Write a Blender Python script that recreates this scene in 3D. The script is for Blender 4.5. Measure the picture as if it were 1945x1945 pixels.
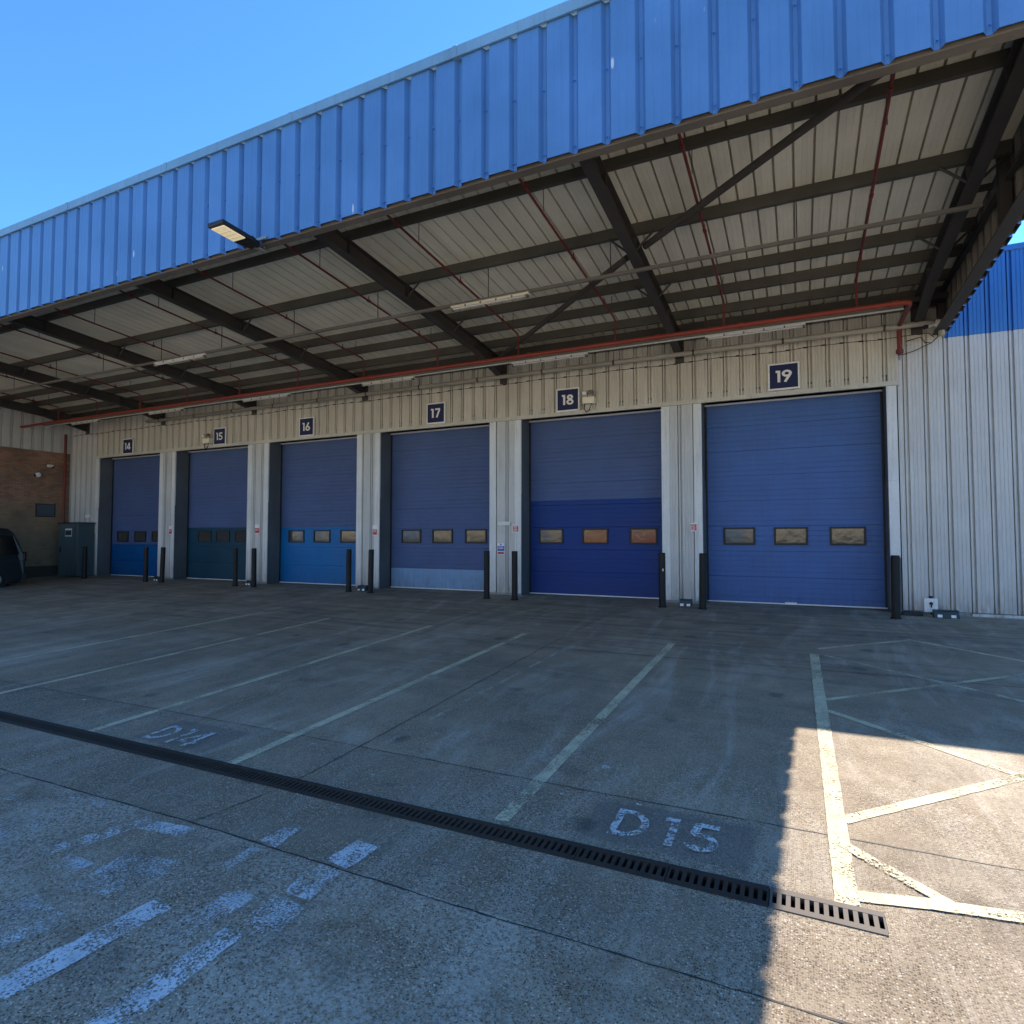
import bpy, math, random
from mathutils import Vector
random.seed(7)
R = math.radians
for o in list(bpy.data.objects): bpy.data.objects.remove(o)
scene = bpy.context.scene
COL = scene.collection

# ------------------------------------------------------------ camera, sky, sun, exposure
cam_d = bpy.data.cameras.new('camera'); cam = bpy.data.objects.new('camera', cam_d); COL.objects.link(cam)
cam.location = (0, -13.2347, 1.4)
cam.rotation_euler = (R(90) + math.atan(47.5 / 1147), 0, R(25.4))
cam_d.sensor_width = 36; cam_d.lens = 36 * 1147 / 1945
cam_d.clip_start = 0.05; cam_d.clip_end = 3000
scene.camera = cam
SUN = Vector((3.18, 7.15, 6.76)).normalized()
el = math.asin(SUN.z); az = math.atan2(SUN.x, SUN.y)
w = bpy.data.worlds.new('World'); scene.world = w; w.use_nodes = True
nt = w.node_tree; sky = nt.nodes.new('ShaderNodeTexSky'); sky.sky_type = 'NISHITA'
sky.sun_disc = False; sky.sun_elevation = el; sky.sun_rotation = az
sky.air_density = 1.0; sky.dust_density = 0.0; sky.ozone_density = 6.0; sky.altitude = 50
bg = nt.nodes['Background']; tint = nt.nodes.new('ShaderNodeMix'); tint.data_type = 'RGBA'; tint.blend_type = 'MULTIPLY'; tint.inputs['Factor'].default_value = 1
tint.inputs[7].default_value = (.50, .82, 1.0, 1); nt.links.new(sky.outputs[0], tint.inputs[6]); nt.links.new(tint.outputs[2], bg.inputs[0]); bg.inputs[1].default_value = 0.13
sd = bpy.data.lights.new('sun', 'SUN'); sd.energy = 3.8; sd.angle = R(0.35); sd.color = (1, 0.91, 0.78)
so = bpy.data.objects.new('sun', sd); COL.objects.link(so); so.rotation_euler = SUN.to_track_quat('Z', 'Y').to_euler()
scene.view_settings.view_transform = 'Standard'; scene.view_settings.look = 'None'
scene.view_settings.exposure = 1.42; scene.view_settings.gamma = 1
scene.render.engine = 'CYCLES'
scene.cycles.max_bounces = 8; scene.cycles.diffuse_bounces = 4

# ------------------------------------------------------------ helpers
class MB:
    def __init__(s): s.v = []; s.f = []; s.m = []; s.cur = 0
    def face(s, pts):
        n = len(s.v); s.v += [tuple(p) for p in pts]; s.f.append(tuple(range(n, n + len(pts)))); s.m.append(s.cur)
    def add(s, vs, fs):
        n = len(s.v); s.v += [tuple(p) for p in vs]
        for f in fs: s.f.append(tuple(n + i for i in f)); s.m.append(s.cur)
    def box(s, x0, x1, y0, y1, z0, z1):
        s.add([(x0,y0,z0),(x1,y0,z0),(x1,y1,z0),(x0,y1,z0),(x0,y0,z1),(x1,y0,z1),(x1,y1,z1),(x0,y1,z1)],
              [(0,3,2,1),(4,5,6,7),(0,1,5,4),(1,2,6,5),(2,3,7,6),(3,0,4,7)]); return s
    def cbox(s, c, x, y, z, hx, hy, hz):      # oriented box: centre, unit axes, half sizes
        c, x, y, z = map(Vector, (c, x, y, z)); vs = []
        for k in (-1, 1):
            for a, b in ((-1,-1),(1,-1),(1,1),(-1,1)): vs.append(c + x*hx*a + y*hy*b + z*hz*k)
        s.add(vs, [(0,3,2,1),(4,5,6,7),(0,1,5,4),(1,2,6,5),(2,3,7,6),(3,0,4,7)]); return s
    def hexa(s, b, t): s.add(list(b) + list(t), [(0,3,2,1),(4,5,6,7),(0,1,5,4),(1,2,6,5),(2,3,7,6),(3,0,4,7)]); return s
    def tube(s, pts, r, n=12, caps=True):
        pts = [Vector(p) for p in pts]; rings = []
        for i, p in enumerate(pts):
            if i == 0: d = pts[1] - p
            elif i == len(pts) - 1: d = p - pts[i-1]
            else: d = (p - pts[i-1]).normalized() + (pts[i+1] - p).normalized()
            d.normalize(); up = Vector((0,0,1)) if abs(d.z) < .9 else Vector((0,1,0))
            a = d.cross(up).normalized(); b = d.cross(a).normalized()
            rr = r[i] if isinstance(r, (list, tuple)) else r
            rings.append([p + (a*math.cos(2*math.pi*k/n) + b*math.sin(2*math.pi*k/n))*rr for k in range(n)])
        vs = [q for g in rings for q in g]; fs = []
        for i in range(len(pts)-1):
            for k in range(n): k2 = (k+1) % n; fs.append((i*n+k, i*n+k2, (i+1)*n+k2, (i+1)*n+k))
        if caps: fs.append(tuple(range(n-1,-1,-1))); fs.append(tuple((len(pts)-1)*n + k for k in range(n)))
        s.add(vs, fs); return s
    def strip(s, A, B):                       # quad strip between two equal polylines
        n = len(A); s.add(list(A) + list(B), [(i, i+1, n+i+1, n+i) for i in range(n-1)]); return s
    def build(s, name, mats, parent=None, loc=None, smooth=False, bevel=0):
        base = Vector(loc) if loc is not None else (Vector(parent['base']) if parent is not None else Vector((0,0,0)))
        me = bpy.data.meshes.new(name)
        me.from_pydata([tuple(Vector(v) - base) for v in s.v], [], s.f)
        for m in (mats if isinstance(mats, (list, tuple)) else [mats]): me.materials.append(m)
        me.polygons.foreach_set('material_index', s.m)
        if smooth: me.polygons.foreach_set('use_smooth', [True]*len(s.f))
        me.validate(); me.update()
        o = bpy.data.objects.new(name, me); COL.objects.link(o)
        if parent is not None:
            o.parent = parent; o['base'] = tuple(base)
        else: o.location = base; o['base'] = tuple(base)
        if smooth: pass
        if bevel:
            b = o.modifiers.new('bevel', 'BEVEL'); b.width = bevel; b.segments = 2; b.limit_method = 'ANGLE'; b.angle_limit = R(40)
        return o
def thing(name, loc, label, cat, group=None):
    o = bpy.data.objects.new(name, None); COL.objects.link(o); o.location = loc; o['base'] = tuple(loc)
    o.empty_display_size = .2; return tag(o, label, cat, group)
def tag(o, label, cat, group=None):
    o['label'] = label; o['category'] = cat
    if group: o['group'] = group
    return o
def struct(o): o['kind'] = 'structure'; return o
def copy_thing(src, loc):
    c = src.copy(); COL.objects.link(c); c.location = loc; c['base'] = tuple(loc)
    for ch in src.children:
        d = ch.copy(); COL.objects.link(d); d.parent = c
        for g in ch.children: e = g.copy(); COL.objects.link(e); e.parent = d
    return c

# ------------------------------------------------------------ materials
class NT:
    def __init__(s, name):
        s.mat = bpy.data.materials.new(name); s.mat.use_nodes = True; s.t = s.mat.node_tree
        s.b = s.t.nodes['Principled BSDF']; s.out = s.t.nodes['Material Output']
        s.geo = s.t.nodes.new('ShaderNodeNewGeometry')
    def n(s, typ, **kw):
        nd = s.t.nodes.new(typ)
        for k, v in kw.items(): setattr(nd, k, v)
        return nd
    def link(s, a, b): s.t.links.new(a, b)
    def val(s, sock, v):
        if hasattr(v, 'is_output') or hasattr(v, 'links'): s.link(v, sock)
        else: sock.default_value = v
    def math(s, op, a, b=0.0, c=None, clamp=False):
        nd = s.n('ShaderNodeMath', operation=op, use_clamp=clamp); s.val(nd.inputs[0], a); s.val(nd.inputs[1], b)
        if c is not None: s.val(nd.inputs[2], c)
        return nd.outputs[0]
    def mapped(s, scale=(1,1,1), src=None, off=(0,0,0)):
        m = s.n('ShaderNodeMapping'); s.link(src or s.geo.outputs['Position'], m.inputs[0]); m.inputs['Scale'].default_value = scale
        m.inputs['Location'].default_value = off; return m.outputs[0]
    def noise(s, scale, detail=4, rough=.55, vec=None, dist=0):
        nd = s.n('ShaderNodeTexNoise'); nd.inputs['Scale'].default_value = scale; nd.inputs['Detail'].default_value = detail
        nd.inputs['Roughness'].default_value = rough; nd.inputs['Distortion'].default_value = dist
        s.link(vec or s.geo.outputs['Position'], nd.inputs['Vector']); return nd.outputs['Fac']
    def ramp(s, fac, stops):
        nd = s.n('ShaderNodeValToRGB'); s.link(fac, nd.inputs[0]); e = nd.color_ramp.elements
        while len(e) < len(stops): e.new(.5)
        for i, (p, c) in enumerate(stops):
            e[i].position = p; e[i].color = (c, c, c, 1) if isinstance(c, (int, float)) else (*c, 1)
        return nd.outputs[0]
    def mix(s, f, a, b, mode='MIX'):
        nd = s.n('ShaderNodeMix', data_type='RGBA', blend_type=mode); s.val(nd.inputs['Factor'], f)
        for i, v in ((6, a), (7, b)):
            if isinstance(v, (tuple, list)): nd.inputs[i].default_value = (*v[:3], 1)
            else: s.link(v, nd.inputs[i])
        return nd.outputs[2]
    def bump(s, h, strength=.3, dist=.01, prev=None):
        nd = s.n('ShaderNodeBump'); nd.inputs['Strength'].default_value = strength; nd.inputs['Distance'].default_value = dist
        s.link(h, nd.inputs['Height'])
        if prev is not None: s.link(prev, nd.inputs['Normal'])
        return nd.outputs[0]
    def sep(s):
        nd = s.n('ShaderNodeSeparateXYZ'); s.link(s.geo.outputs['Position'], nd.inputs[0]); return nd.outputs
def paint(name, col, rough=.45, var=.18, dirt=.35, dirtcol=(.09,.075,.055), streak=True, metal=0, scale=1.0, bumpy=.0, spots=0, sheet=0, splash=0, axis=0, spec=.4):
    m = NT(name)
    big = m.noise(1.1*scale, 5, .6)
    c = m.mix(m.ramp(big, [(.3, 0.0), (.7, 1.0)]), tuple(k*(1-var) for k in col), tuple(min(1, k*(1+var*.5)) for k in col))
    if streak:
        st = m.noise(3.0*scale, 6, .65, m.mapped((7,7,.35)))
        c = m.mix(m.math('MULTIPLY', m.ramp(st, [(.52, 0.0), (.78, 1.0)]), dirt), c, dirtcol)
    fine = m.noise(38*scale, 3, .6)
    c = m.mix(m.math('MULTIPLY', m.ramp(fine, [(.56, 0.0), (.8, 1.0)]), dirt*.6), c, dirtcol)
    if spots:
        v = m.n('ShaderNodeTexVoronoi'); v.inputs['Scale'].default_value = 2.1; m.link(m.mapped((1.2,1.2,.35)), v.inputs['Vector'])
        c = m.mix(m.math('MULTIPLY', m.ramp(v.outputs['Distance'], [(.03, 1.0), (.05, 0.0)]), spots), c, (.6,.65,.7))
    p3 = m.sep()
    if sheet:
        wn = m.n('ShaderNodeTexWhiteNoise'); wn.noise_dimensions = '1D'
        m.link(m.math('FLOOR', m.math('DIVIDE', m.math('ADD', p3[axis], 100.0), sheet)), wn.inputs['W'])
        c = m.mix(m.math('MULTIPLY', wn.outputs['Value'], .22), c, tuple(k*.62 for k in col))
    if splash:
        f = m.math('SUBTRACT', 1.0, m.math('DIVIDE', p3[2], .75), clamp=True)
        f = m.math('MULTIPLY', m.math('POWER', f, 1.6), m.ramp(m.noise(4.5, 6, .7, m.mapped((2.2,2.2,.6))), [(.36, .15), (.66, 1.0)]))
        c = m.mix(m.math('MULTIPLY', f, splash), c, dirtcol)
        rst = m.noise(1.0, 5, .7, m.mapped((11,11,.5), off=(4,0,2)))
        c = m.mix(m.math('MULTIPLY', m.ramp(rst, [(.64, 0.0), (.74, 1.0)]), splash*.55), c, (.16,.085,.045))
    m.link(c, m.b.inputs['Base Color']); m.b.inputs['Specular IOR Level'].default_value = spec
    m.link(m.ramp(big, [(.2, max(.05, rough-.08)), (.8, min(1, rough+.12))]), m.b.inputs['Roughness']); m.b.inputs['Metallic'].default_value = metal
    if bumpy: m.link(m.bump(m.noise(2.2*scale, 3), bumpy, .02), m.b.inputs['Normal'])
    return m.mat
def plain(name, col, rough=.5, metal=0):
    m = NT(name); f = m.noise(25, 4)
    m.link(m.mix(m.ramp(f, [(.35, 0.0), (.7, 1.0)]), tuple(k*.82 for k in col), col), m.b.inputs['Base Color'])
    m.b.inputs['Roughness'].default_value = rough; m.b.inputs['Metallic'].default_value = metal; return m.mat

M = {}
M['cream'] = paint('warm_lit_cladding', (.60,.56,.46), .5, .14, .55, (.13,.11,.08), sheet=.9525, splash=.0)  # same wall paint as pale, with warm bounced light put into its colour
M['pale'] = paint('pale_cladding', (.60,.59,.55), .42, .12, .4, (.14,.12,.10), sheet=.9525, splash=.8)
M['trim'] = paint('pale_trim', (.72,.72,.68), .45, .14, .4, (.14,.13,.12), bumpy=.25, splash=.8)
M['blue'] = paint('blue_cladding', (.074,.196,.43), .38, .16, .2, (.05,.10,.19), spots=.75, sheet=1.017)
M['cap'] = paint('blue_cap', (.14,.28,.42), .5, .2, .45, (.10,.11,.12))
M['bandblue'] = paint('blue_band', (.04,.185,.50), .35, .1, .12, (.02,.06,.14), sheet=.9525)
M['steel'] = paint('dark_steel', (.062,.053,.044), .7, .3, .5, (.11,.09,.07), streak=False)
M['edge'] = paint('dirty_edge_steel', (.16,.14,.115), .7, .3, .5, (.07,.06,.05), streak=False)
M['purlin'] = paint('purlin_steel', (.085,.078,.06), .6, .3, .5, (.03,.028,.025), streak=False)
M['soffit'] = paint('soffit_sheet', (.88,.81,.63), .55, .12, .4, (.34,.29,.2), streak=False, sheet=.243)
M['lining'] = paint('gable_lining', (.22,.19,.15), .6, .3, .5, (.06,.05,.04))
M['reveal'] = paint('grey_reveal', (.115,.122,.135), .6, .25, .4, (.05,.045,.04), bumpy=.3, splash=.6)
M['door_slate'] = paint('slate_blue_door', (.075,.118,.25), .55, .16, .4, (.10,.10,.13), splash=.3, spec=.25)
M['door_blue'] = paint('blue_door', (.066,.140,.345), .5, .14, .3, (.05,.07,.12), splash=.55, spec=.25)
M['door_navy'] = paint('navy_panel', (.008,.043,.20), .45, .12, .2, (.03,.04,.08), splash=.4, spec=.2)
M['door_bright'] = paint('bright_blue_panel', (.004,.145,.39), .4, .12, .25, (.02,.04,.08), splash=.5, spec=.25)
M['door_deep'] = paint('deep_blue_panel', (.004,.09,.27), .4, .1, .25, (.02,.03,.08), splash=.5, spec=.25)
M['door_teal'] = paint('teal_panel', (.012,.06,.095), .4, .12, .25, (.02,.03,.04), splash=.4, spec=.25)
M['door_light'] = paint('light_blue_panel', (.20,.35,.55), .5, .14, .4, (.10,.12,.15), splash=.7, spec=.3)
M['seal'] = plain('white_seal', (.82,.82,.8), .5)
M['black'] = plain('black_rubber', (.012,.012,.013), .6)
M['bollard'] = paint('bollard_paint', (.009,.008,.007), .6, .3, .3, (.03,.022,.018))
M['white'] = plain('white_plastic', (.88,.86,.78), .45)
M['navy'] = plain('sign_navy', (.005,.014,.075), .7)
M['cold_white'] = plain('sign_white', (.88,.87,.83), .4)
M['red_pipe'] = paint('red_pipe_paint', (.29,.045,.026), .45, .2, .4, (.10,.03,.02), streak=False)
M['dull_red'] = paint('dull_red_pipe', (.17,.028,.022), .5, .25, .5, (.05,.02,.02), streak=False)
M['galv'] = plain('galvanised', (.30,.30,.28), .45, .5)
M['conduit'] = paint('dusty_trunking', (.19,.175,.14), .55, .2, .4, (.08,.07,.05), streak=False)
M['greypipe'] = paint('cream_pipe', (.42,.39,.31), .5, .2, .5, (.15,.13,.1), streak=False)
M['lamp_white'] = paint('lamp_housing', (.86,.80,.62), .45, .1, .3, (.3,.25,.16), streak=False)
M['tube'] = plain('lamp_tube', (.78,.76,.70), .25)
M['red'] = plain('notice_red', (.55,.025,.03), .4)
M['noticeblue'] = plain('notice_blue', (.01,.11,.48), .4)
M['cabinet'] = paint('cabinet_green', (.07,.10,.105), .45, .15, .3, (.04,.04,.04))
M['bait'] = plain('bait_box_plastic', (.018,.035,.033), .4)
M['brass'] = plain('steel_fitting', (.5,.48,.42), .3, .8)
M['van'] = plain('van_paint', (.006,.009,.013), .35)
M['van_plastic'] = plain('van_plastic', (.02,.02,.022), .6)
M['tyre'] = plain('tyre', (.012,.012,.012), .8)
M['rim'] = plain('rim', (.45,.46,.48), .35, .6)
M['lens_red'] = plain('lens_red', (.03,.004,.004), .2)
M['plinth'] = paint('concrete_plinth', (.28,.28,.27), .8, .25, .5, (.08,.07,.06))
M['trough'] = plain('drain_trough', (.02,.018,.016), .9)
M['iron'] = paint('cast_iron_grate', (.04,.027,.018), .75, .3, .5, (.015,.011,.009), streak=False)
M['iron_sunlit'] = paint('sunlit_iron_grate', (.13,.105,.085), .7, .3, .4, (.07,.05,.04), streak=False)  # paler copy of the grate iron, sunlight put into its colour
M['beige'] = paint('beige_facade', (.68,.59,.42), .6, .1, .2)
M['dark'] = plain('dark_opening', (.05,.045,.04), .8)
M['orange'] = plain('orange_paint', (.60,.20,.02), .5)
M['containerred'] = plain('red_container', (.45,.08,.04), .5)

def mk_glass(name, col, rough, wav):
    m = NT(name); m.b.inputs['Base Color'].default_value = (*col, 1); m.b.inputs['Roughness'].default_value = rough
    m.b.inputs['Specular IOR Level'].default_value = .6; m.b.inputs['Coat Weight'].default_value = .25; m.b.inputs['Coat Roughness'].default_value = .05
    n = m.bump(m.noise(5.5, 2), wav, .05); m.link(n, m.b.inputs['Normal']); m.link(n, m.b.inputs['Coat Normal']); return m.mat
M['pane'] = mk_glass('door_pane', (.06,.056,.047), .10, .045)
M['carglass'] = plain('car_glass', (.006,.008,.008), .12)

# LED panel of the floodlight: pale yellowish lens with a weak glow added
M['led'] = plain('led_lens', (.92,.82,.55), .3)
_b = M['led'].node_tree.nodes['Principled BSDF']; _b.inputs['Emission Color'].default_value = (1,.80,.48,1); _b.inputs['Emission Strength'].default_value = .16

def brick():
    m = NT('brown_brick'); px, py, pz = m.sep()
    c = m.n('ShaderNodeCombineXYZ'); m.link(m.math('ADD', py, px), c.inputs[0]); m.link(pz, c.inputs[1])
    b = m.n('ShaderNodeTexBrick'); m.link(c.outputs[0], b.inputs['Vector'])
    b.inputs['Scale'].default_value = 1; b.inputs['Brick Width'].default_value = .19; b.inputs['Row Height'].default_value = .063
    b.inputs['Mortar Size'].default_value = .006; b.inputs['Mortar Smooth'].default_value = .3; b.inputs['Bias'].default_value = -.1
    b.inputs['Color1'].default_value = (.42,.22,.13,1); b.inputs['Color2'].default_value = (.28,.14,.085,1); b.inputs['Mortar'].default_value = (.15,.13,.11,1)
    old = m.math('SUBTRACT', 1.0, m.math('DIVIDE', m.math('SUBTRACT', pz, 2.3), .5, clamp=True))
    c2 = m.mix(m.math('MULTIPLY', old, .6), b.outputs['Color'], (.24,.19,.115))
    c3 = m.mix(m.ramp(m.noise(1.5, 5), [(.4, 0.0), (.75, .5)]), c2, (.06,.05,.04))
    m.link(c3, m.b.inputs['Base Color']); m.b.inputs['Roughness'].default_value = .85
    m.link(m.bump(b.outputs['Fac'], .5, -.008), m.b.inputs['Normal']); return m.mat
M['brick'] = brick()

SL = .039
def gz(y): return SL * max(-14.0, min(0.0, y))

def concrete():
    m = NT('yard_concrete'); px, py, pz = m.sep()
    P = m.geo.outputs['Position']
    wob = m.math('MULTIPLY', m.math('SUBTRACT', m.noise(3, 2), .5), .05)
    yw = m.math('ADD', py, wob)
    def below(y): return m.math('LESS_THAN', yw, y)
    near = below(-10.58)                        # rough slab nearest the viewer
    mid = m.math('SUBTRACT', below(-9.13), near)  # darker strip each side of the drain
    big = m.noise(.55, 6, .62, dist=.6); pat = m.noise(2.3, 6, .65)
    c = m.mix(m.ramp(big, [(.32, 0.0), (.68, 1.0)]), (.25,.19,.125), (.43,.33,.215))
    c = m.mix(m.math('MULTIPLY', m.ramp(pat, [(.35, 0.0), (.62, 1.0)]), .45), c, (.18,.138,.092))
    # pale scuffs running towards the doors, tyre marks across
    sc = m.noise(1.0, 7, .7, m.mapped((1.6,.33,1)), dist=1.2)
    c = m.mix(m.math('MULTIPLY', m.ramp(sc, [(.50, 0.0), (.68, 1.0)]), .7), c, (.50,.43,.34))
    ty = m.noise(1.0, 4, .6, m.mapped((.28,3.2,1), off=(3,1,0)), dist=.9)
    ty2 = m.noise(1.0, 5, .6, m.mapped((.10,1.1,1), off=(8,2,0)), dist=2.2)
    farz = m.math('DIVIDE', m.math('ADD', py, 8.5), 4.0, clamp=True)
    c = m.mix(m.math('MULTIPLY', m.math('MULTIPLY', m.ramp(ty, [(.55, 0.0), (.68, 1.0)]), farz), .4), c, (.10,.092,.085))
    c = m.mix(m.math('MULTIPLY', m.math('MULTIPLY', m.ramp(ty2, [(.50, 0.0), (.56, 1.0), (.58, 1.0), (.64, 0.0)]), farz), .4), c, (.085,.078,.07))
    # exposed aggregate
    def stones(scale, d0, d1):
        v = m.n('ShaderNodeTexVoronoi'); v.inputs['Scale'].default_value = scale; m.link(P, v.inputs['Vector'])
        s2 = m.n('ShaderNodeSeparateColor'); m.link(v.outputs['Color'], s2.inputs[0])
        return v.outputs['Distance'], s2.outputs
    d, rnd = stones(98, 0, 0); d2, rnd2 = stones(58, 0, 0)
    patch = m.ramp(m.noise(1.7, 4, .6), [(.34, .5), (.58, 1.0)])
    amount = m.math('ADD', m.math('ADD', m.math('MULTIPLY', near, .30), m.math('MULTIPLY', mid, .22)), m.math('MULTIPLY', m.math('DIVIDE', m.math('SUBTRACT', -4.2, yw), 4.5, clamp=True), .55), clamp=True)
    amount = m.math('MULTIPLY', m.math('ADD', amount, .14), patch)
    inside = m.ramp(d, [(.42, 1.0), (.52, 0.0)])
    scol = m.ramp(rnd[0], [(0, (.02,.014,.009)), (.28, (.08,.05,.028)), (.5, (.22,.14,.075)), (.78, (.42,.31,.20)), (.95, (.66,.56,.42))])
    c = m.mix(m.math('MULTIPLY', m.math('MULTIPLY', inside, amount), 1.0), c, scol)
    in2 = m.math('MULTIPLY', m.ramp(d2, [(.22, 1.0), (.33, 0.0)]), m.math('GREATER_THAN', rnd2[1], .87))
    sc2 = m.ramp(rnd2[0], [(.1, (.045,.035,.028)), (.5, (.24,.13,.07)), (.8, (.50,.45,.36)), (1, (.75,.72,.65))])
    c = m.mix(m.math('MULTIPLY', in2, m.math('MULTIPLY', amount, 1.1, clamp=True)), c, sc2)
    # rusty brown patches and broom lines in the fresher strip
    c = m.mix(m.math('MULTIPLY', m.math('MULTIPLY', near, m.ramp(m.noise(2.1, 5, .65, dist=.8), [(.48, 0.0), (.66, 1.0)])), .45), c, (.085,.048,.026))
    br = m.math('MULTIPLY', m.ramp(m.noise(1.0, 3, .6, m.mapped((55,2.5,1))), [(.52, 0.0), (.62, 1.0)]), m.ramp(m.noise(1.4, 2), [(.48, 0.0), (.6, 1.0)]))
    c = m.mix(m.math('MULTIPLY', m.math('MULTIPLY', br, mid), .4), c, (.42,.36,.28))
    # worn whitish paint residue on the near slab
    wr = m.math('MULTIPLY', m.ramp(m.noise(1.3, 4, .6, dist=.5), [(.40, 0.0), (.60, 1.0)]), m.ramp(m.noise(46, 5, .75), [(.48, 0.0), (.53, 1.0)]))
    xs = m.math('SUBTRACT', 1.0, m.math('DIVIDE', m.math('ADD', px, .9), .7, clamp=True))
    c = m.mix(m.math('MULTIPLY', m.math('MULTIPLY', wr, m.math('MULTIPLY', near, xs)), .68), c, (.50,.43,.34))
    # darker, smoother strip beside the drain
    c = m.mix(m.math('MULTIPLY', mid, .18), c, (.10,.085,.066))
    def rect(x0, x1, y0, y1, soft=.05):
        ax = m.math('ABSOLUTE', m.math('SUBTRACT', m.math('ADD', px, wob), (x0+x1)/2)); ay = m.math('ABSOLUTE', m.math('SUBTRACT', yw, (y0+y1)/2))
        fx = m.math('DIVIDE', m.math('SUBTRACT', (x1-x0)/2, ax), soft, clamp=True); fy = m.math('DIVIDE', m.math('SUBTRACT', (y1-y0)/2, ay), soft, clamp=True)
        return m.math('MULTIPLY', fx, fy)
    bare = m.math('ADD', rect(-1.27, -.24, -9.76, -9.2), rect(-5.42, -4.45, -9.78, -9.24), clamp=True)
    c = m.mix(m.math('MULTIPLY', bare, .5), c, (.12,.108,.095))
    bounce_apron = m.math('LESS_THAN', py, -16.0)  # pale unseen ground behind the viewer, added to bounce light under the canopy
    c = m.mix(m.math('MULTIPLY', bounce_apron, .9), c, (.78,.70,.56))
    # stains
    v = m.n('ShaderNodeTexVoronoi'); v.inputs['Scale'].default_value = 1.1; m.link(m.mapped((1, 1, 1), off=(.3,.7,0)), v.inputs['Vector'])
    vn = m.math('ADD', v.outputs['Distance'], m.math('MULTIPLY', m.noise(9, 3), .12))
    c = m.mix(m.math('MULTIPLY', m.ramp(vn, [(.12, 1.0), (.19, 0.0)]), .5), c, (.05,.04,.033))
    v3 = m.n('ShaderNodeTexVoronoi'); v3.inputs['Scale'].default_value = .62; m.link(m.mapped((1, 1.5, 1), off=(.9,.2,0)), v3.inputs['Vector'])
    vn3 = m.math('ADD', v3.outputs['Distance'], m.math('MULTIPLY', m.noise(6, 5, .7), .3))
    c = m.mix(m.math('MULTIPLY', m.ramp(vn3, [(.20, 1.0), (.30, 0.0)]), .35), c, (.07,.052,.037))
    m.link(c, m.b.inputs['Base Color'])
    m.link(m.ramp(pat, [(.3, .62), (.7, .88)]), m.b.inputs['Roughness'])
    m.b.inputs['Specular IOR Level'].default_value = .35
    h = m.math('MULTIPLY', inside, amount)
    n = m.bump(h, .55, .006); n = m.bump(m.noise(170, 4, .7), .35, .003, n); n = m.bump(m.noise(9, 4, .6), .3, .01, n)
    m.link(n, m.b.inputs['Normal']); return m.mat
M['concrete'] = concrete()

def road_paint(name, col, lo, hi, fine=60, big=2.5):
    """painted marking, worn away to the concrete under it where the noise is high"""
    m = NT(name); P = m.geo.outputs['Position']
    a = m.noise(fine, 5, .75); b = m.noise(big, 4, .6)
    wear = m.math('ADD', m.math('MULTIPLY', a, .62), m.math('MULTIPLY', b, .38))
    al = m.ramp(wear, [(lo, 1.0), (hi, 0.0)])
    c = m.mix(m.ramp(m.noise(7, 5, .65), [(.35, 0.0), (.7, .75)]), col, tuple(k*.62 for k in col))
    m.link(c, m.b.inputs['Base Color']); m.b.inputs['Roughness'].default_value = .7
    m.link(al, m.b.inputs['Alpha']); m.link(m.bump(m.noise(110, 3, .7), .35, .003), m.b.inputs['Normal']); return m.mat
M['line'] = road_paint('cream_line_paint', (.66,.57,.36), .53, .555)
M['line_worn'] = road_paint('worn_cream_line', (.60,.53,.34), .495, .52)
M['line_faint'] = road_paint('faint_line', (.54,.50,.37), .46, .49)
M['white_worn'] = road_paint('worn_white_paint', (.68,.68,.66), .488, .505, 75, 6)
M['white_faint'] = road_paint('faint_white_paint', (.62,.62,.60), .462, .48, 80, 4)
M['letter'] = road_paint('bay_letter_paint', (.68,.68,.64), .492, .512, 62, 12)
M['joint'] = road_paint('joint_filler', (.04,.033,.026), .56, .62, 30, 3)

# ------------------------------------------------------------ ground with the drain slot cut out
g = MB()
DX1, DX0, DY0, DY1 = .335, -16.165, -9.985, -9.835
xs = [-600, -60, DX0, DX1, 30, 600]; ys = [-600, -14, DY0, DY1, 0, 600]
for i in range(5):
    for j in range(5):
        if i == 2 and j == 2: continue
        x0, x1, y0, y1 = xs[i], xs[i+1], ys[j], ys[j+1]
        g.face([(x0,y0,gz(y0)),(x1,y0,gz(y0)),(x1,y1,gz(y1)),(x0,y1,gz(y1))])
struct(g.build('ground', M['concrete']))

def gp(x, y, lift=.004): return (x, y, gz(y) + lift)
def stripe(mb, x0, y0, x1, y1, wd, lift=.004, jit=.003, step=.06):
    a = Vector((x0,y0)); b = Vector((x1,y1)); d = b - a; L = d.length; n = max(2, int(L/step)); p = Vector((-d.y, d.x)).normalized()
    A = []; B = []
    for i in range(n+1):
        q = a + d*i/n; u = q + p*(wd/2 + random.uniform(-jit, jit)); v = q - p*(wd/2 + random.uniform(-jit, jit))
        A.append(gp(u.x, u.y, lift)); B.append(gp(v.x, v.y, lift))
    mb.strip(B, A)
def line(name, segs, mat, lift=.004, jit=.003):
    mb = MB()
    for k, sg in enumerate(segs): stripe(mb, *sg, lift=lift + .0015*k, jit=jit)
    return struct(mb.build(name, M[mat]))
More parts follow.
